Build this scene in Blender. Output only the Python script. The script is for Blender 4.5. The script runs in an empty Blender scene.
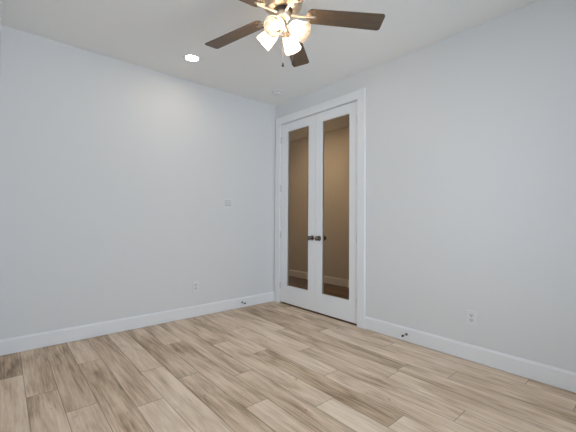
import bpy, bmesh, math, random
from math import sin, cos, pi, radians
from mathutils import Matrix, Vector

random.seed(7)
scene = bpy.context.scene
COL = scene.collection
H = 2.743            # ceiling height
XW = -2.945          # side wall plane
YR = -4.15           # rear wall plane
XN = -3.95           # entry nook side
YN = -1.75           # where the side wall ends
XH = 1.53            # hall far wall

# ------------------------------------------------------------------ camera
F_PX, YAW, PITCH, ROLL, PPY = 328.8256, 0.8534, 0.0282, 0.0076, 210.5529
CX, CY, CZ = -2.9104, -3.6111, 1.1358
fw = Vector((cos(YAW) * cos(PITCH), sin(YAW) * cos(PITCH), sin(PITCH)))
rt = Vector((sin(YAW), -cos(YAW), 0))
up = rt.cross(fw)
rt, up = rt * cos(ROLL) + up * sin(ROLL), up * cos(ROLL) - rt * sin(ROLL)
cam_data = bpy.data.cameras.new('camera')
cam_data.sensor_width = 36
cam_data.lens = F_PX / 576 * 36
cam_data.shift_y = (PPY - 216) / 576
cam_data.clip_start = 0.02
cam = bpy.data.objects.new('camera', cam_data)
COL.objects.link(cam)
cam.matrix_world = Matrix((
    (rt.x, up.x, -fw.x, CX), (rt.y, up.y, -fw.y, CY), (rt.z, up.z, -fw.z, CZ), (0, 0, 0, 1)))
scene.camera = cam

# ------------------------------------------------------------------ sky, portal, exposure
world = bpy.data.worlds.new('sky')
scene.world = world
world.use_nodes = True
bgn = world.node_tree.nodes['Background']
bgn.inputs['Color'].default_value = (0.735, 0.855, 1.015, 1)
bgn.inputs['Strength'].default_value = 4.1
WX0, WX1, WZ0, WZ1 = -2.85, -0.45, 0.30, 2.40      # window opening in the rear wall
EY0, EY1 = -3.45, -2.45                            # entry wall opening for the window added to light the right wall
for nm, sx, sy, loc, rz in (('rear_portal', WX1 - WX0, WZ1 - WZ0, ((WX0 + WX1) / 2, YR - 0.13, (WZ0 + WZ1) / 2), 0),
                            ('entry_portal', EY1 - EY0, WZ1 - WZ0, (XN - 0.13, (EY0 + EY1) / 2, (WZ0 + WZ1) / 2), -90)):
    pl = bpy.data.lights.new(nm, 'AREA')
    pl.shape = 'RECTANGLE'
    pl.size, pl.size_y = sx, sy
    pl.cycles.is_portal = True
    po = bpy.data.objects.new(nm, pl)
    COL.objects.link(po)
    po.location = loc
    po.rotation_euler = (radians(90), 0, radians(rz))
BULB = 210.0
DOWNLIGHT = 48.0
HALL = 46.0

vs = scene.view_settings
vs.view_transform = 'Standard'
vs.look = 'None'
vs.exposure = 0.19
vs.gamma = 1.0
vs.use_curve_mapping = False


# ------------------------------------------------------------------ helpers
def tag(o, label=None, cat=None, group=None, kind=None):
    if label: o['label'] = label
    if cat: o['category'] = cat
    if group: o['group'] = group
    if kind: o['kind'] = kind
    return o


def empty(name, loc=(0, 0, 0), rot=(0, 0, 0)):
    o = bpy.data.objects.new(name, None)
    o.empty_display_size = 0.05
    COL.objects.link(o)
    o.location = loc
    o.rotation_euler = rot
    return o


class MB:
    """collects shapes and links them as one mesh"""
    def __init__(self): self.bm = bmesh.new()

    def box(self, a, b, bevel=0.0, seg=2):
        a, b = [min(p, q) for p, q in zip(a, b)], [max(p, q) for p, q in zip(a, b)]
        t = bmesh.new()
        bmesh.ops.create_cube(t, size=1)
        for v in t.verts:
            v.co = Vector([(a[i] + b[i]) / 2 + v.co[i] * (b[i] - a[i]) for i in range(3)])
        if bevel:
            bmesh.ops.bevel(t, geom=list(t.edges), offset=bevel, segments=seg, affect='EDGES', profile=0.5)
        return self.merge(t)

    def merge(self, t, m=None):
        if m is not None: t.transform(m)
        me = bpy.data.meshes.new('tmp')
        t.to_mesh(me); t.free()
        self.bm.from_mesh(me)
        bpy.data.meshes.remove(me)
        return self

    def lathe(self, prof, n=32, m=None, cap=True):
        """prof: (r, z) list turned about z"""
        t = bmesh.new()
        rings = []
        for r, z in prof:
            if r < 1e-6: rings.append([t.verts.new((0, 0, z))])
            else: rings.append([t.verts.new((r * cos(2 * pi * k / n), r * sin(2 * pi * k / n), z)) for k in range(n)])
        for A, B in zip(rings, rings[1:]):
            for k in range(n):
                l = (k + 1) % n
                if len(A) == 1 and len(B) == 1: continue
                if len(A) == 1: t.faces.new((A[0], B[l], B[k]))
                elif len(B) == 1: t.faces.new((A[k], A[l], B[0]))
                else: t.faces.new((A[k], A[l], B[l], B[k]))
        if cap:
            for R in (rings[0], rings[-1]):
                if len(R) > 2 and any(e.is_boundary for e in R[0].link_edges): t.faces.new(R)
        bmesh.ops.recalc_face_normals(t, faces=list(t.faces))
        return self.merge(t, m)

    def tube(self, pts, rad, n=12):
        """round bar along points; rad a number or one per point"""
        t = bmesh.new()
        pts = [Vector(p) for p in pts]
        if not isinstance(rad, (list, tuple)): rad = [rad] * len(pts)
        rings = []
        ref = None
        for i, p in enumerate(pts):
            d = (pts[min(i + 1, len(pts) - 1)] - pts[max(i - 1, 0)]).normalized()
            if ref is None: ref = d.orthogonal().normalized()
            ref = (ref - d * ref.dot(d)).normalized()
            b = d.cross(ref)
            rings.append([t.verts.new(p + (ref * cos(2 * pi * k / n) + b * sin(2 * pi * k / n)) * rad[i]) for k in range(n)])
        for A, B in zip(rings, rings[1:]):
            for k in range(n):
                t.faces.new((A[k], A[(k + 1) % n], B[(k + 1) % n], B[k]))
        t.faces.new(rings[0]); t.faces.new(rings[-1])
        bmesh.ops.recalc_face_normals(t, faces=list(t.faces))
        return self.merge(t)

    def prism(self, outline, z0, z1, bevel=0.0, m=None):
        t = bmesh.new()
        lo = [t.verts.new((x, y, z0)) for x, y in outline]
        hi = [t.verts.new((x, y, z1)) for x, y in outline]
        n = len(lo)
        t.faces.new(lo[::-1]); t.faces.new(hi)
        for k in range(n): t.faces.new((lo[k], lo[(k + 1) % n], hi[(k + 1) % n], hi[k]))
        bmesh.ops.recalc_face_normals(t, faces=list(t.faces))
        if bevel:
            bmesh.ops.bevel(t, geom=[e for e in t.edges if abs(e.verts[0].co.z - e.verts[1].co.z) < 1e-9],
                            offset=bevel, segments=2, affect='EDGES', profile=0.5)
        return self.merge(t, m)

    def build(self, name, mat, parent=None, smooth=None, loc=None, rot=None):
        me = bpy.data.meshes.new(name)
        self.bm.to_mesh(me); self.bm.free()
        me.materials.append(mat)
        if smooth:
            for p in me.polygons: p.use_smooth = True
            me.set_sharp_from_angle(angle=radians(smooth))
        o = bpy.data.objects.new(name, me)
        COL.objects.link(o)
        if parent: o.parent = parent
        if loc: o.location = loc
        if rot: o.rotation_euler = rot
        return o


def struct(o, label, cat):
    return tag(o, label, cat, kind='structure')


# ------------------------------------------------------------------ materials
def new_mat(name):
    m = bpy.data.materials.new(name)
    m.use_nodes = True
    nt = m.node_tree
    return m, nt, nt.nodes['Principled BSDF']


def node(nt, kind, **kw):
    n = nt.nodes.new(kind)
    for k, v in kw.items():
        if k in n.inputs: n.inputs[k].default_value = v
        else: setattr(n, k, v)
    return n


def plain(name, col, rough=0.5, metal=0.0, spec=0.5, bump=0.0, bscale=200, var=0.0):
    m, nt, b = new_mat(name)
    b.inputs['Base Color'].default_value = (*col, 1)
    b.inputs['Roughness'].default_value = rough
    b.inputs['Metallic'].default_value = metal
    b.inputs['Specular IOR Level'].default_value = spec
    tc = node(nt, 'ShaderNodeTexCoord')
    if bump:
        nz = node(nt, 'ShaderNodeTexNoise', Scale=bscale, Detail=3)
        nt.links.new(tc.outputs['Object'], nz.inputs['Vector'])
        bp = node(nt, 'ShaderNodeBump', Strength=bump, Distance=0.001)
        nt.links.new(nz.outputs['Fac'], bp.inputs['Height'])
        nt.links.new(bp.outputs['Normal'], b.inputs['Normal'])
    if var:
        nz = node(nt, 'ShaderNodeTexNoise', Scale=1.3, Detail=4)
        nt.links.new(tc.outputs['Object'], nz.inputs['Vector'])
        mx = node(nt, 'ShaderNodeMix', data_type='RGBA')
        mx.inputs[6].default_value = (*[c * (1 - var) for c in col], 1)
        mx.inputs[7].default_value = (*[min(1, c * (1 + var)) for c in col], 1)
        nt.links.new(nz.outputs['Fac'], mx.inputs[0])
        nt.links.new(mx.outputs[2], b.inputs['Base Color'])
    return m


M_WALL = plain('wall_paint', (0.77, 0.77, 0.765), 0.75, spec=0.25, bump=0.12, bscale=260, var=0.006)
M_CEIL = plain('ceiling_paint', (0.90, 0.89, 0.865), 0.9, spec=0.15, bump=0.12, bscale=260)
M_TRIM = plain('white_trim_enamel', (0.865, 0.868, 0.872), 0.35, spec=0.45)
M_HALL = plain('hall_paint', (0.66, 0.60, 0.52), 0.8, spec=0.2)
M_PLATE = plain('white_plastic', (0.80, 0.80, 0.79), 0.35)
M_PLATE2 = plain('white_device_plastic', (0.70, 0.70, 0.695), 0.35)
M_SLOT = plain('dark_slot', (0.02, 0.02, 0.02), 0.6)
M_BRONZE = plain('dark_bronze', (0.20, 0.17, 0.145), 0.25, metal=1.0)
M_NICKEL = plain('warmed_nickel', (0.68, 0.57, 0.45), 0.36, metal=1.0)  # base colour warmed for the lamp light the nickel reflects
M_HINGE = plain('satin_hinge', (0.66, 0.66, 0.65), 0.35, metal=0.5)
M_RUBBER = plain('black_rubber', (0.012, 0.012, 0.012), 0.6)
M_STEEL = plain('steel_rod', (0.45, 0.45, 0.45), 0.3, metal=1.0)
M_DARKRING = plain('dark_gap_ring', (0.03, 0.025, 0.02), 0.5)


def emitter(name, col, strength):
    m = bpy.data.materials.new(name)
    m.use_nodes = True
    nt = m.node_tree
    nt.nodes.remove(nt.nodes['Principled BSDF'])
    e = node(nt, 'ShaderNodeEmission', Color=(*col, 1), Strength=strength)
    nt.links.new(e.outputs[0], nt.nodes['Material Output'].inputs[0])
    return m


M_BULB = emitter('lit_bulb', (1.0, 0.84, 0.65), BULB)
M_LENS = emitter('lit_lens', (1.0, 0.84, 0.66), DOWNLIGHT)
M_HLENS = emitter('hall_lens', (1.0, 0.81, 0.58), HALL)


def pane_mat(name, tint, ior=1.45, gloss=0.03):
    m = bpy.data.materials.new(name)
    m.use_nodes = True
    nt = m.node_tree
    nt.nodes.remove(nt.nodes['Principled BSDF'])
    tr = node(nt, 'ShaderNodeBsdfTransparent', Color=(*tint, 1))
    gl = node(nt, 'ShaderNodeBsdfGlossy', Roughness=gloss)
    fr = node(nt, 'ShaderNodeFresnel', IOR=ior)
    mx = node(nt, 'ShaderNodeMixShader')
    nt.links.new(fr.outputs[0], mx.inputs[0])
    nt.links.new(tr.outputs[0], mx.inputs[1])
    nt.links.new(gl.outputs[0], mx.inputs[2])
    nt.links.new(mx.outputs[0], nt.nodes['Material Output'].inputs[0])
    return m


M_PANE = pane_mat('window_glass', (0.98, 0.99, 0.985))
M_DOORGLASS = pane_mat('door_glass', (0.92, 0.89, 0.84), ior=1.22)


def frost_mat():
    m = bpy.data.materials.new('frosted_inner_glass')
    m.use_nodes = True
    nt = m.node_tree
    nt.nodes.remove(nt.nodes['Principled BSDF'])
    tl = node(nt, 'ShaderNodeBsdfTranslucent', Color=(0.38, 0.345, 0.305, 1))
    df = node(nt, 'ShaderNodeBsdfDiffuse', Color=(0.034, 0.030, 0.0275, 1))
    m1 = node(nt, 'ShaderNodeMixShader', Fac=0.5)
    nt.links.new(tl.outputs[0], m1.inputs[1]); nt.links.new(df.outputs[0], m1.inputs[2])
    nt.links.new(m1.outputs[0], nt.nodes['Material Output'].inputs[0])
    return m


M_FROST = frost_mat()
M_SHADE = pane_mat('shade_outer_glass', (0.97, 0.96, 0.94), ior=1.35, gloss=0.2)


def blade_mat():
    m, nt, b = new_mat('weathered_blade_wood')
    tc = node(nt, 'ShaderNodeTexCoord')
    mp = node(nt, 'ShaderNodeMapping')
    mp.inputs['Scale'].default_value = (4, 60, 10)
    nz = node(nt, 'ShaderNodeTexNoise', Scale=1.0, Detail=5)
    cr = node(nt, 'ShaderNodeValToRGB')
    cr.color_ramp.elements[0].position = 0.3
    cr.color_ramp.elements[0].color = (0.085, 0.058, 0.036, 1)
    cr.color_ramp.elements[1].position = 0.75
    cr.color_ramp.elements[1].color = (0.130, 0.090, 0.057, 1)
    nt.links.new(tc.outputs['Object'], mp.inputs[0]); nt.links.new(mp.outputs[0], nz.inputs['Vector'])
    nt.links.new(nz.outputs['Fac'], cr.inputs[0]); nt.links.new(cr.outputs[0], b.inputs['Base Color'])
    b.inputs['Roughness'].default_value = 0.45
    return m


M_BLADE = blade_mat()


def floor_mat(name, mul):
    m, nt, b = new_mat(name)
    L = nt.links.new
    uv = node(nt, 'ShaderNodeUVMap', uv_map='plank')
    seed = node(nt, 'ShaderNodeAttribute', attribute_name='seed')
    tone = node(nt, 'ShaderNodeAttribute', attribute_name='tone')
    sep = node(nt, 'ShaderNodeSeparateXYZ')
    L(uv.outputs[0], sep.inputs[0])
    W, LEN = 0.165, 1.29
    def math_(op, a, c=None):
        n = node(nt, 'ShaderNodeMath', operation=op)
        for i, v in enumerate((a, c)):
            if v is None: continue
            if isinstance(v, (int, float)): n.inputs[i].default_value = v
            else: L(v, n.inputs[i])
        return n.outputs[0]
    ux = math_('MULTIPLY', sep.outputs[0], W)
    vy = math_('MULTIPLY', sep.outputs[1], LEN)
    sz = math_('MULTIPLY', seed.outputs['Fac'], 37.0)
    comb = node(nt, 'ShaderNodeCombineXYZ')
    L(ux, comb.inputs[0]); L(vy, comb.inputs[1]); L(sz, comb.inputs[2])
    def noise(scale, detail, rough=0.5, dist=0.0):
        mp = node(nt, 'ShaderNodeMapping')
        mp.inputs['Scale'].default_value = scale
        nz = node(nt, 'ShaderNodeTexNoise', Scale=1.0, Detail=detail, Roughness=rough, Distortion=dist)
        L(comb.outputs[0], mp.inputs[0]); L(mp.outputs[0], nz.inputs['Vector'])
        return nz.outputs['Fac']
    cloud = noise((8, 1.7, 1), 3, 0.5, 0.6)          # broad smoky areas
    streak = noise((26, 2.0, 1), 4, 0.6, 0.8)        # cathedral streaks
    grain = noise((95, 4, 1), 4, 0.65)              # fine grain
    knot = noise((11, 6, 1), 2, 0.5, 1.5)
    s = math_('ADD', math_('MULTIPLY', cloud, 1.30), math_('MULTIPLY', streak, 0.80))
    s = math_('ADD', s, math_('MULTIPLY', grain, 1.0))
    s = math_('ADD', s, math_('MULTIPLY', tone.outputs['Fac'], 0.55))
    s = math_('SUBTRACT', s, 1.28)
    cr = node(nt, 'ShaderNodeValToRGB')
    e = cr.color_ramp.elements
    e[0].position = 0.0; e[0].color = (0.19, 0.12, 0.07, 1)
    e[1].position = 1.0; e[1].color = (0.93, 0.76, 0.60, 1)
    for pos, c in ((0.30, (0.53, 0.375, 0.24, 1)), (0.58, (0.75, 0.575, 0.42, 1)), (0.8, (0.85, 0.685, 0.53, 1))):
        k = e.new(pos); k.color = c
    L(s, cr.inputs[0])
    # knots
    kr = node(nt, 'ShaderNodeMapRange', interpolation_type='SMOOTHSTEP')
    kr.inputs[1].default_value = 0.70; kr.inputs[2].default_value = 0.80
    L(knot, kr.inputs[0])
    mk = node(nt, 'ShaderNodeMix', data_type='RGBA')
    mk.inputs[7].default_value = (0.20, 0.125, 0.07, 1)
    L(math_('MULTIPLY', kr.outputs[0], 0.6), mk.inputs[0]); L(cr.outputs[0], mk.inputs[6])
    # micro-bevel at the plank edges
    eu = math_('MULTIPLY', math_('MINIMUM', sep.outputs[0], math_('SUBTRACT', 1.0, sep.outputs[0])), W)
    ev = math_('MULTIPLY', math_('MINIMUM', sep.outputs[1], math_('SUBTRACT', 1.0, sep.outputs[1])), LEN)
    ed = math_('MINIMUM', eu, ev)
    er = node(nt, 'ShaderNodeMapRange', interpolation_type='SMOOTHSTEP')
    er.inputs[1].default_value = 0.0008; er.inputs[2].default_value = 0.0035
    er.inputs[3].default_value = 0.6; er.inputs[4].default_value = 0.0
    L(ed, er.inputs[0])
    me = node(nt, 'ShaderNodeMix', data_type='RGBA')
    me.inputs[7].default_value = (0.10, 0.065, 0.04, 1)
    L(er.outputs[0], me.inputs[0]); L(mk.outputs[2], me.inputs[6])
    mt = node(nt, 'ShaderNodeMix', data_type='RGBA', blend_type='MULTIPLY')
    mt.inputs[0].default_value = 1.0
    mt.inputs[7].default_value = (*mul, 1)
    L(me.outputs[2], mt.inputs[6])
    L(mt.outputs[2], b.inputs['Base Color'])
    rr = node(nt, 'ShaderNodeMapRange')
    rr.inputs[3].default_value = 0.36; rr.inputs[4].default_value = 0.52
    L(streak, rr.inputs[0]); L(rr.outputs[0], b.inputs['Roughness'])
    b.inputs['Specular IOR Level'].default_value = 0.32
    bp = node(nt, 'ShaderNodeBump', Strength=0.25, Distance=0.0012)
    hgt = math_('SUBTRACT', math_('MULTIPLY', grain, 0.4), er.outputs[0])
    L(hgt, bp.inputs['Height']); L(bp.outputs[0], b.inputs['Normal'])
    return m


M_FLOOR = floor_mat('oak_plank_floor', (1, 1, 1))
M_HFLOOR = floor_mat('dark_shaded_plank_floor', (0.24, 0.175, 0.13))  # dark planks, colour deepened further for the shade under the doors

# ------------------------------------------------------------------ floor: planks laid as in the photo
def make_floor(name, ka, kb, mat, lo, hi, xlo, xhi, label):
    W, LEN, X0 = 0.165, 1.29, -2.763
    joints = {-1: -.535, 0: -.943, 1: -1.295, 2: -.594, 3: -1.499, 4: -1.041, 5: -1.317, 6: -.64, 7: -1.538,
              8: -.905, 9: -1.30, 10: -1.959, 11: -1.515, 12: -.98, 13: -2.25, 14: -1.27, 15: -1.94, 16: -1.66}
    tones = {(3, -1): 0.95, (0, 0): 0.45, (-1, 0): 0.2, (1, 0): 0.35, (2, 0): 0.5}
    rnd = random.Random(11)
    me = bpy.data.meshes.new(name)
    verts, faces, uvs, tone, seed = [], [], [], [], []
    for k in range(ka, kb):
        xa, xb = X0 + k * W, X0 + (k + 1) * W
        j0 = joints.get(k, -rnd.random() * LEN)
        n = math.floor((lo - j0) / LEN)
        while j0 + n * LEN < hi:
            ya, yb = j0 + n * LEN, j0 + (n + 1) * LEN
            if yb < hi and yb > -.35 and hi < 1: yb = hi + .2      # no slivers along the far wall
            if ya > -.35 and hi < 1: break
            a, c = max(ya, lo), min(yb, hi)
            if c - a > 1e-4:
                i = len(verts)
                pa, pb = max(xa, xlo), min(xb, xhi)
                verts += [(pa, a, 0), (pb, a, 0), (pb, c, 0), (pa, c, 0)]
                faces.append((i, i + 1, i + 2, i + 3))
                va, vc = (a - ya) / (yb - ya), (c - ya) / (yb - ya)
                ua, ub = (pa - xa) / W, (pb - xa) / W
                uvs += [(ua, va), (ub, va), (ub, vc), (ua, vc)]
                tone.append(tones.get((k, n), 0.5 + (rnd.random() - 0.5) * 0.55))
                seed.append(rnd.random())
            n += 1
    me.from_pydata(verts, [], faces)
    ul = me.uv_layers.new(name='plank')
    for i, c in enumerate(uvs): ul.data[i].uv = c
    for nm, vals in (('tone', tone), ('seed', seed)):
        at = me.attributes.new(nm, 'FLOAT', 'FACE')
        for i, v in enumerate(vals): at.data[i].value = v
    me.materials.append(mat)
    o = bpy.data.objects.new(name, me)
    COL.objects.link(o)
    struct(o, label, 'floor')


make_floor('floor', -8, 17, M_FLOOR, YR - 0.05, 0.10, -9, 0.004, 'light brown oak plank floor with smoky grain running towards the far wall')
make_floor('floor_hall', 16, 27, M_HFLOOR, -2.6, 2.4, 0.004, 9, 'dark brown hallway floor, deepened in colour for shade, seen low through the door glass')

# ------------------------------------------------------------------ shell
T = 0.12
DY0, DY1, DZ = -1.440, -0.105, 2.472          # rough door opening in the right wall
struct(MB().box((XN - T, YR - T, H), (T / 2, T, H + 0.1)).build('ceiling', M_CEIL),
       'smooth white flat ceiling over the empty room', 'ceiling')
struct(MB().box((XW - T, 0, -0.05), (T, T, H)).build('wall_left', M_WALL),
       'plain white wall on the left with one switch and one low outlet', 'wall')
struct(MB().box((0, DY1, -0.05), (T, 0, H)).box((0, YR - T, -0.05), (T, DY0, H)).box((0, DY0, DZ), (T, DY1, H))
       .build('wall_right', M_WALL), 'plain white wall on the right around the double glass doors', 'wall')
struct(MB().box((XW - T, YN, -0.05), (XW, 0, H)).build('wall_side', M_WALL),
       'white return wall at the extreme left edge of the photo', 'wall')
struct(MB().box((XN - T, YN, -0.05), (XW - T, YN + T, H)).build('wall_nook', M_WALL),
       'white wall of the entry nook behind the side wall', 'wall')
struct(MB().box((XN - T, YR, -0.05), (XN, EY0, H)).box((XN - T, EY1, -0.05), (XN, YN, H))
       .box((XN - T, EY0, -0.05), (XN, EY1, WZ0)).box((XN - T, EY0, WZ1), (XN, EY1, H)).build('wall_entry', M_WALL),
       'white wall of the entry nook beside the camera', 'wall')
struct(MB().box((XN - T, YR - T, -0.05), (WX0, YR, H)).box((WX1, YR - T, -0.05), (0, YR, H))
       .box((WX0, YR - T, -0.05), (WX1, YR, WZ0)).box((WX0, YR - T, WZ1), (WX1, YR, H))
       .build('wall_rear', M_WALL), 'white wall behind the camera holding the daylight window', 'wall')
# hall beyond the doors
struct(MB().box((XH, -2.5 - T, -0.05), (XH + T, 2.3 + T, H)).build('wall_hall', M_HALL),
       'beige hallway wall seen through the glass doors', 'wall')
struct(MB().box((0.0, 2.3, -0.05), (XH, 2.3 + T, H)).build('wall_hall_far', M_HALL),
       'beige end wall of the hallway past the doors', 'wall')
struct(MB().box((T, -2.5 - T, -0.05), (XH, -2.5, H)).build('wall_hall_near', M_HALL),
       'beige near end wall of the hallway behind the right wall', 'wall')
struct(MB().box((0.0, T, -0.05), (T, 2.3, H)).build('wall_hall_inner', M_HALL),
       'beige hallway wall continuing past the room corner', 'wall')
struct(MB().box((T / 2, -2.5 - T, H), (XH + T, 2.3 + T, H + 0.1)).build('ceiling_hall', M_CEIL),
       'white hallway ceiling seen through the tops of the door glass', 'ceiling')

# window behind the camera
def make_window(name, loc, rz, width, height, label):
    win = struct(empty(name, loc, (0, 0, rz)), label, 'window')
    ww, wh = width / 2, height
    fr = MB()
    for x0, x1, z0, z1 in ((-ww, ww, 0, .05), (-ww, ww, wh - .05, wh), (-ww, -ww + .05, .05, wh - .05), (ww - .05, ww, .05, wh - .05),
                           (-.03, .03, .05, wh - .05)):
        fr.box((x0, -.035, z0), (x1, .035, z1))
    fr.build('window_frame', M_TRIM, win)
    for sx in (-1, 1):
        a, c = sorted((sx * .03, sx * (ww - .05)))
        MB().box((a, -.004, .05), (c, .004, wh - .05)).build('window_pane', M_PANE, win)
    MB().box((-ww - .04, .03, -.025), (ww + .04, .11, 0), .004).build('window_sill', M_TRIM, win)
make_window('window_1', ((WX0 + WX1) / 2, YR - T / 2, WZ0), 0, WX1 - WX0, WZ1 - WZ0, 'wide white framed window in the wall behind the camera')
make_window('added_window', (XN - T / 2, (EY0 + EY1) / 2, WZ0), -pi / 2, EY1 - EY0, WZ1 - WZ0, 'unseen white framed window added in the entry nook to light the right wall')  # added out of view, brings more daylight onto the right wall

# baseboards
BH, BT = 0.132, 0.015
def base_profile(run, axis, at, sgn):
    """board along one wall: axis 'x' runs along x at y=at; sgn is the side the board stands out to"""
    prof = [(0, .004), (BT, .004), (BT, BH - .016), (BT - .002, BH - .013), (BT - .0075, BH - .005), (BT - .009, BH - .001), (BT - .011, BH), (0, BH)]
    t = bmesh.new()
    ends = []
    for s in run:
        ring = []
        for d, z in prof:
            ring.append(t.verts.new((s, at + sgn * d, z) if axis == 'x' else (at + sgn * d, s, z)))
        ends.append(ring)
    n = len(prof)
    for k in range(n): t.faces.new((ends[0][k], ends[0][(k + 1) % n], ends[1][(k + 1) % n], ends[1][k]))
    t.faces.new(ends[0]); t.faces.new(ends[1])
    bmesh.ops.recalc_face_normals(t, faces=list(t.faces))
    return t
def baseboard(name, run, axis, at, sgn, label):
    mb = MB(); mb.merge(base_profile(run, axis, at, sgn))
    struct(mb.build(name, M_TRIM), label, 'baseboard')
baseboard('baseboard_left', (XW, 0), 'x', 0, -1, 'white baseboard along the foot of the left wall')
baseboard('baseboard_right', (YR, -1.527), 'y', 0, -1, 'white baseboard along the right wall, from the door casing')
baseboard('baseboard_side', (YN, -BT), 'y', XW, 1, 'white baseboard of the side wall at the left edge')
baseboard('baseboard_rear', (XN, -BT), 'x', YR, 1, 'white baseboard under the window behind the camera')
baseboard('baseboard_nook', (XN, XW - T), 'x', YN, -1, 'white baseboard of the entry nook')
baseboard('baseboard_entry', (YR + BT, YN - BT), 'y', XN, 1, 'white baseboard beside the camera')
baseboard('baseboard_hall', (-2.5, 2.3), 'y', XH, -1, 'white hallway baseboard seen low through the door glass')

# ------------------------------------------------------------------ door casing and jamb
CT = 0.019
def casing(name, y0, y1, z0, z1, label):
    mb = MB().box((-CT, y0, z0), (0, y1, z1), .003)
    struct(mb.build(name, M_TRIM), label, 'door casing')
casing('trim_1', -0.120, -0.018, 0, 2.457, 'white left upright of the door casing, tight in the room corner')
casing('trim_2', -1.527, -1.426, 0, 2.457, 'white right upright of the door casing')
casing('trim_3', -1.527, -0.018, 2.457, 2.556, 'white head piece of the door casing above the doors')
jb = MB().box((0, -.122, 0), (T, DY1, DZ)).box((0, DY0, 0), (T, -1.423, DZ)).box((0, -1.423, 2.455), (T, -.122, DZ))
jb.box((.040, -.134, 0), (.075, -.122, 2.455)).box((.040, -1.423, 0), (.075, -1.411, 2.455)).box((.040, -1.411, 2.443), (.075, -.134, 2.455))
struct(jb.build('trim_4', M_TRIM), 'white door jamb and stop lining the double door opening', 'door jamb')

# ------------------------------------------------------------------ the two glazed door leaves
def knob_profile():
    # along +z out of the door face
    return [(0.0, .0), (.031, .0), (.0325, .002), (.0325, .005), (.029, .009), (.016, .011), (.0125, .014), (.0115, .028), (.0135, .033),
            (.021, .037), (.0265, .043), (.028, .050), (.0265, .058), (.021, .064), (.012, .067), (0, .068)]

def door_leaf(name, y0, y1, g0, g1, knob_y, hinge_y, label):
    """y1 > y0; g0..g1 glass opening"""
    ZB, ZT, GZ0, GZ1 = 0.022, 2.4475, 0.242, 2.345
    root = struct(empty(name, (0, hinge_y, ZB)), label, 'door')
    oy, oz = -hinge_y, -ZB
    D0, D1 = 0.001, 0.036
    def B(mb, y_a, y_b, z_a, z_b, x_a=D0, x_b=D1, bev=0.0):
        return mb.box((x_a, y_a + oy, z_a + oz), (x_b, y_b + oy, z_b + oz), bev)
    leaf = MB()
    B(leaf, y0, g0, ZB, ZT, bev=.0015); B(leaf, g1, y1, ZB, ZT, bev=.0015)
    B(leaf, g0, g1, ZB, GZ0); B(leaf, g0, g1, GZ1, ZT)
    leaf.build('door_frame', M_TRIM, root)
    bead = MB()
    for xa, xb in ((D0 + .001, D0 + .011), (D1 - .011, D1 - .001)):
        w = .011
        B(bead, g0, g0 + w, GZ0, GZ1, xa, xb); B(bead, g1 - w, g1, GZ0, GZ1, xa, xb)
        B(bead, g0 + w, g1 - w, GZ0, GZ0 + w, xa, xb); B(bead, g0 + w, g1 - w, GZ1 - w, GZ1, xa, xb)
    bead.build('glazing_bead', M_TRIM, root)
    pane = MB()
    B(pane, g0 + .002, g1 - .002, GZ0 + .002, GZ1 - .002, .0165, .0205)
    pane.build('glass_pane', M_DOORGLASS, root)
    for s, x in ((-1, D0), (1, D1)):
        m = Matrix.Rotation(s * pi / 2, 4, 'Y')
        k = MB().lathe(knob_profile()[4:], 28, m).build('door_knob', M_BRONZE, root, 40, (x, knob_y + oy, .915 + oz))
        MB().lathe(knob_profile()[:5] + [(0, .009)], 28, m).build('rosette', M_BRONZE, k, 40)
        k['label'] = 'dark bronze round door knob'
    for z in (.24, .935, 1.569, 2.237):
        h = MB().tube([(-.006, 0, z + oz - .045), (-.006, 0, z + oz + .045)], .0065, 12)
        h.tube([(-.006, 0, z + oz + .045), (-.006, 0, z + oz + .05)], [.0045, .003], 12)
        h.tube([(-.006, 0, z + oz - .05), (-.006, 0, z + oz - .045)], [.003, .0045], 12)
        h.box((-.002, -.010, z + oz - .045), (.001, .010, z + oz + .045))
        h.build('hinge', M_HINGE, root, 40)
    return root
door_leaf('door_1', -.7855, -.1265, -.672, -.252, -.736, -.1245, 'left leaf of the white double doors, tall glass pane, knob at right')
door_leaf('door_2', -1.4185, -.7885, -1.318, -.886, -.855, -1.4205, 'right leaf of the white double doors, tall glass pane, knob at left')

# ------------------------------------------------------------------ ceiling fan
FX, FY, BZ = -1.559, -1.997, 2.475
fan = tag(empty('ceiling_fan', (FX, FY, H)),
          'five blade ceiling fan with brown blades and four lit frosted lamp shades', 'ceiling fan')
def fz(z): return z - H
MB().lathe([(0, 0), (.072, 0), (.074, -.006), (.070, -.022), (.052, -.044), (.022, -.052), (0, -.052)], 36).build('canopy', M_NICKEL, fan, 40)
MB().lathe([(0, -.05), (.0125, -.05), (.0125, -.125), (0, -.125)], 20).build('downrod', M_NICKEL, fan, 40)
MB().lathe([(0, fz(2.659)), (.030, fz(2.659)), (.038, fz(2.653)), (.085, fz(2.643)), (.118, fz(2.621)), (.127, fz(2.591)), (.127, fz(2.566)),
            (.122, fz(2.561)), (.122, fz(2.551)), (.128, fz(2.546)), (.124, fz(2.523)), (.108, fz(2.505)), (.085, fz(2.496)), (0, fz(2.496))],
           48).build('motor_housing', M_NICKEL, fan, 35)
MB().lathe([(0, fz(2.497)), (.062, fz(2.497)), (.062, fz(2.483)), (0, fz(2.483))], 40).build('flywheel', M_DARKRING, fan, 40)
MB().lathe([(0, fz(2.484)), (.050, fz(2.484)), (.053, fz(2.479)), (.053, fz(2.456)), (.047, fz(2.443)), (.030, fz(2.435)), (0, fz(2.435))],
           40).build('switch_housing', M_NICKEL, fan, 35)
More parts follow.
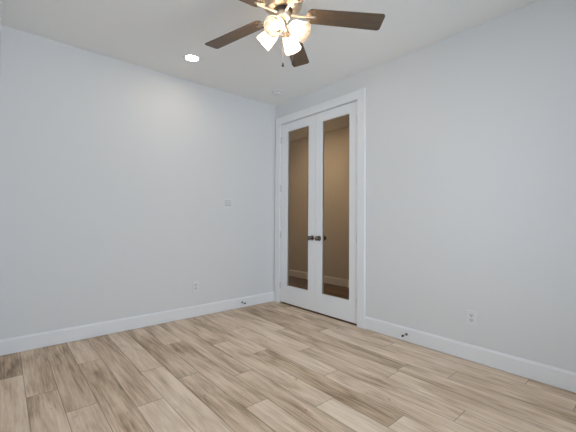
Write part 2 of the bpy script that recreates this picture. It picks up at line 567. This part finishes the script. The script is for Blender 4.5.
MB().lathe([(0, fz(2.436)), (.024, fz(2.436)), (.024, fz(2.395)), (.031, fz(2.388)), (.033, fz(2.372)), (.027, fz(2.352)), (.013, fz(2.340)),
            (.008, fz(2.330)), (.004, fz(2.326)), (0, fz(2.326))], 32).build('light_fitter', M_NICKEL, fan, 35)

def blade_outline():
    r0, r1, w0, w1 = .160, .660, .060, .070
    pts = []
    def arc(cx, cy, r, a0, a1, n=6):
        for i in range(n + 1):
            a = radians(a0 + (a1 - a0) * i / n)
            pts.append((cx + r * cos(a), cy + r * sin(a)))
    arc(r1 - .020, -w1 + .020, .020, -90, 0); arc(r1 - .020, w1 - .020, .020, 0, 90)
    arc(r0 + .030, w0 - .030, .030, 90, 180); arc(r0 + .030, -w0 + .030, .030, 180, 270)
    return pts
for k in range(5):
    az = radians((-37.85, 36.0, 106.15, 178.15, 250.15)[k])
    # looking outwards the right-hand (clockwise) edge is the higher one
    b = MB().prism(blade_outline(), -.003, .003, .0012).build('fan_blade', M_BLADE, fan, None, (0, 0, fz(BZ)), (radians(-10.5), radians(2.5), az))
    br = MB()
    br.tube([(.056, 0, -.004), (.085, 0, -.005), (.115, 0, -.0065), (.140, 0, -.008), (.205, 0, -.0075)], [.011, .0095, .0085, .0085, .0085], 12)
    br.prism([(.150, -.012), (.165, -.034), (.180, -.034), (.190, -.012), (.215, -.010), (.222, 0), (.215, .010), (.190, .012), (.180, .034),
              (.165, .034), (.150, .012)], -.0075, -.0025, .001)
    for sx, sy in ((.172, -.026), (.172, .026), (.212, 0)):
        br.lathe([(0, -.010), (.003, -.0095), (.0045, -.0075), (.0045, -.007), (0, -.007)], 10, Matrix.Translation((sx, sy, 0)))
    br.build('blade_bracket', M_NICKEL, b, 40)

for az, rho in ((206.5, .060), (289, .070), (22, .068), (114, .060)):
    a = radians(az)
    tilt = radians(36)                       # axis this far below the horizontal
    d = Vector((cos(a) * cos(tilt), sin(a) * cos(tilt), -sin(tilt)))
    base = Vector((cos(a) * rho, sin(a) * rho, fz(2.374)))
    o = Vector((cos(a), sin(a), 0))
    pts = [o * .020 + Vector((0, 0, fz(2.375))), o * .030 + Vector((0, 0, fz(2.384))), o * .038 + Vector((0, 0, fz(2.386))),
           base - d * .014, base - d * .004, base + d * .004]
    MB().tube(pts, [.0075, .007, .007, .007, .0075, .008], 12).build('lamp_arm', M_NICKEL, fan, 50)
    q = d.to_track_quat('Z', 'Y').to_euler()
    R3 = .0028
    outer = [(.036, 0), (.039, .004), (.043, .012), (.0465, .028), (.050, .052), (.0545, .080), (.0590, .104), (.0605, .110)]
    inner = [(r - R3, z + (R3 if i == 0 else 0)) for i, (r, z) in enumerate(outer)][::-1]
    sh = MB().lathe(outer + inner + [outer[0]], 40, cap=False)
    bmesh.ops.remove_doubles(sh.bm, verts=list(sh.bm.verts), dist=1e-5)
    bmesh.ops.recalc_face_normals(sh.bm, faces=list(sh.bm.faces))
    inner_co = {(round(r, 4), round(z, 4)) for r, z in inner}
    sh.bm.faces.ensure_lookup_table()
    flags = [all((round(v.co.xy.length, 4), round(v.co.z, 4)) in inner_co for v in f.verts) for f in sh.bm.faces]
    sh = sh.build('lamp_shade', M_SHADE, fan, 40, tuple(base), tuple(q))
    sh.data.materials.append(M_FROST)
    for p_, fl in zip(sh.data.polygons, flags):
        if fl: p_.material_index = 1
    sh['label'] = 'lit frosted white glass bell shade'
    MB().lathe([(0, -.012), (.010, -.012), (.014, -.008), (.0155, .0), (.0155, .030), (0, .030)], 28).build('socket', M_NICKEL, sh, 40)
    cl = MB()
    for j in range(3):
        w = 2 * pi * j / 3
        cl.tube([(.014 * cos(w), .014 * sin(w), .004), (.0375 * cos(w), .0375 * sin(w), .006)], .0022, 8)
    cl.build('shade_holder', M_NICKEL, sh, 50)
    MB().lathe([(0, .030), (.013, .030), (.014, .036), (.019, .048), (.0235, .060), (.025, .070), (.0235, .081), (.017, .091), (.009, .0965), (0, .098)],
               24).build('light_bulb', M_BULB, sh, 60)

# pull chains hang from the switch housing
for (dx, dy, z0, z1) in ((.028, .030, 2.440, 2.176), (.039, -.0565, 2.440, 2.160)):
    n = 60
    t = MB()
    t.tube([(dx, dy, fz(z0)), (dx, dy, fz(z1))], .0010, 6)
    for i in range(0, n, 1):
        z = z0 + (z1 - z0) * (i + .5) / n
        t.lathe([(0, .0016), (.0016, 0), (0, -.0016)], 6, Matrix.Translation((dx, dy, fz(z))))
    ch = t.build('pull_chain', M_NICKEL, fan)
    f = MB().lathe([(0, fz(z1)), (.003, fz(z1)), (.005, fz(z1 - .006)), (.0072, fz(z1 - .020)), (.0065, fz(z1 - .028)), (0, fz(z1 - .030))], 16,
               Matrix.Translation((dx, dy, 0))).build('pull_fob', M_RUBBER, ch, 50)
    f['label'] = 'dark pull chain fob'

# ------------------------------------------------------------------ recessed light and smoke detector
dl = tag(empty('recessed_light', (-1.513, -.534, H)), 'lit round recessed downlight with white trim in the ceiling', 'ceiling light')
MB().lathe([(.060, -.0015), (.064, -.006), (.080, -.004), (.084, 0), (.060, 0)], 48, cap=False).build('trim_ring', M_TRIM, dl, 40)
MB().lathe([(0, -.003), (.055, -.0028), (.0605, -.001), (.0605, 0), (0, 0)], 40).build('lens', M_LENS, dl, 40)

sd = tag(empty('smoke_detector', (-.342, -.440, H)), 'small round white smoke detector on the ceiling near the room corner', 'smoke detector')
MB().lathe([(0, 0), (.066, 0), (.068, -.004), (.066, -.010), (.060, -.012), (0, -.012)], 40).build('mounting_base', M_PLATE, sd, 35)
MB().lathe([(0, -.012), (.050, -.012), (.050, -.018), (0, -.018)], 40).build('vent_band', plain('grey_vent', (.22, .22, .215), .6), sd, 35)
MB().lathe([(0, -.018), (.055, -.018), (.056, -.022), (.050, -.034), (.030, -.039), (0, -.040)], 40).build('cap', M_PLATE, sd, 35)

# hall ceiling lamp (out of the photo's sight)
hl = tag(empty('hall_light', (.50, .35, H)), 'warm round flush light on the hallway ceiling behind the doors', 'ceiling light')
MB().lathe([(.150, 0), (.150, -.006), (.165, -.006), (.170, 0), (.150, 0)], 40, cap=False).build('rim', M_NICKEL, hl, 40)
MB().lathe([(0, -.004), (.149, -.004), (.149, 0), (0, 0)], 40).build('diffuser', M_HLENS, hl, 40)

# ------------------------------------------------------------------ switch and outlets
def wall_frame(o, wall):
    """local x along the wall, local -y out of it"""
    o.rotation_euler = (0, 0, 0 if wall == 'left' else -pi / 2)
sw = tag(empty('light_switch', (-.762, 0, 1.339)), 'white double rocker light switch at mid height on the left wall', 'light switch')
MB().box((-.058, -.0075, -.0585), (.058, -.0015, .0585), .002).box((-.054, -.003, -.0545), (.054, 0, .0545)).build('wall_plate', M_PLATE, sw)
for x in (-.0235, .0235):
    r = MB().prism([(-.0335, -.0), (-.0335, -.0095), (0, -.0135), (.0335, -.0075), (.0335, 0)], -.0165, .0165)
    r.bm.transform(Matrix.Translation((x, 0, 0)) @ Matrix.Rotation(pi / 2, 4, 'Y') )
    r.build('rocker', M_PLATE2, sw)
MB().box((-.042, -.0078, -.035), (-.005, -.0070, .035)).box((.005, -.0078, -.035), (.042, -.0070, .035)).build('rocker_gap', plain('grey_gap', (.25, .25, .25), .7), sw)

def outlet(loc, wall, label):
    o = tag(empty('wall_outlet', loc), label, 'outlet', 'low wall outlets')
    wall_frame(o, wall)
    MB().box((-.038, -.0075, -.0595), (.038, -.0018, .0595), .002).box((-.034, -.003, -.0555), (.034, 0, .0555)).build('wall_plate', M_PLATE, o)
    for z in (-.0195, .0195):
        out = []
        for i in range(28):
            a = 2 * pi * i / 28
            out.append((.0172 * cos(a), max(-.0142, min(.0142, .0172 * sin(a)))))
        r = MB().prism(out, 0, .0085, .0008, Matrix.Translation((0, 0, z)) @ Matrix.Rotation(pi / 2, 4, 'X')).build('receptacle', M_PLATE2, o)
        s = MB().box((-.0078, -.0088, z - .001), (-.0052, -.0080, z + .0085)).box((.0052, -.0088, z), (.0078, -.0080, z + .0080))
        s.lathe([(0, .0080), (.0028, .0080), (.0028, .0088), (0, .0088)], 12, Matrix.Translation((0, 0, z - .0075)) @ Matrix.Rotation(pi / 2, 4, 'X'))
        s.build('slots', M_SLOT, r)
    MB().lathe([(0, .0074), (.003, .0074), (.0025, .0083), (0, .0085)], 12, Matrix.Rotation(pi / 2, 4, 'X')).build('plate_screw', M_HINGE, o)
    return o
outlet((-1.182, 0, .350), 'left', 'white duplex outlet low on the left wall, below the switch side')
outlet((0, -2.563, .350), 'right', 'white duplex outlet low on the right wall')

# ------------------------------------------------------------------ door stops on the baseboards
def door_stop(loc, wall, label):
    o = tag(empty('door_stop', loc), label, 'door stop', 'baseboard door stops')
    wall_frame(o, wall)
    m = Matrix.Rotation(pi / 2, 4, 'X')       # +z -> -y
    MB().lathe([(0, 0), (.0125, 0), (.0125, .003), (.009, .007), (0, .008)], 20, m).build('base', M_BRONZE, o, 40)
    MB().lathe([(0, .006), (.0048, .006), (.0048, .062), (0, .062)], 14, m).build('rod', M_STEEL, o, 40)
    MB().lathe([(0, .060), (.0085, .060), (.0095, .063), (.0095, .075), (.007, .079), (0, .079)], 18, m).build('tip', M_RUBBER, o, 40)
door_stop((-.545, -BT, .070), 'left', 'small dark door stop on the left wall baseboard near the corner')
door_stop((-BT, -1.998, .070), 'right', 'small dark tipped door stop on the right wall baseboard, right of the doors')
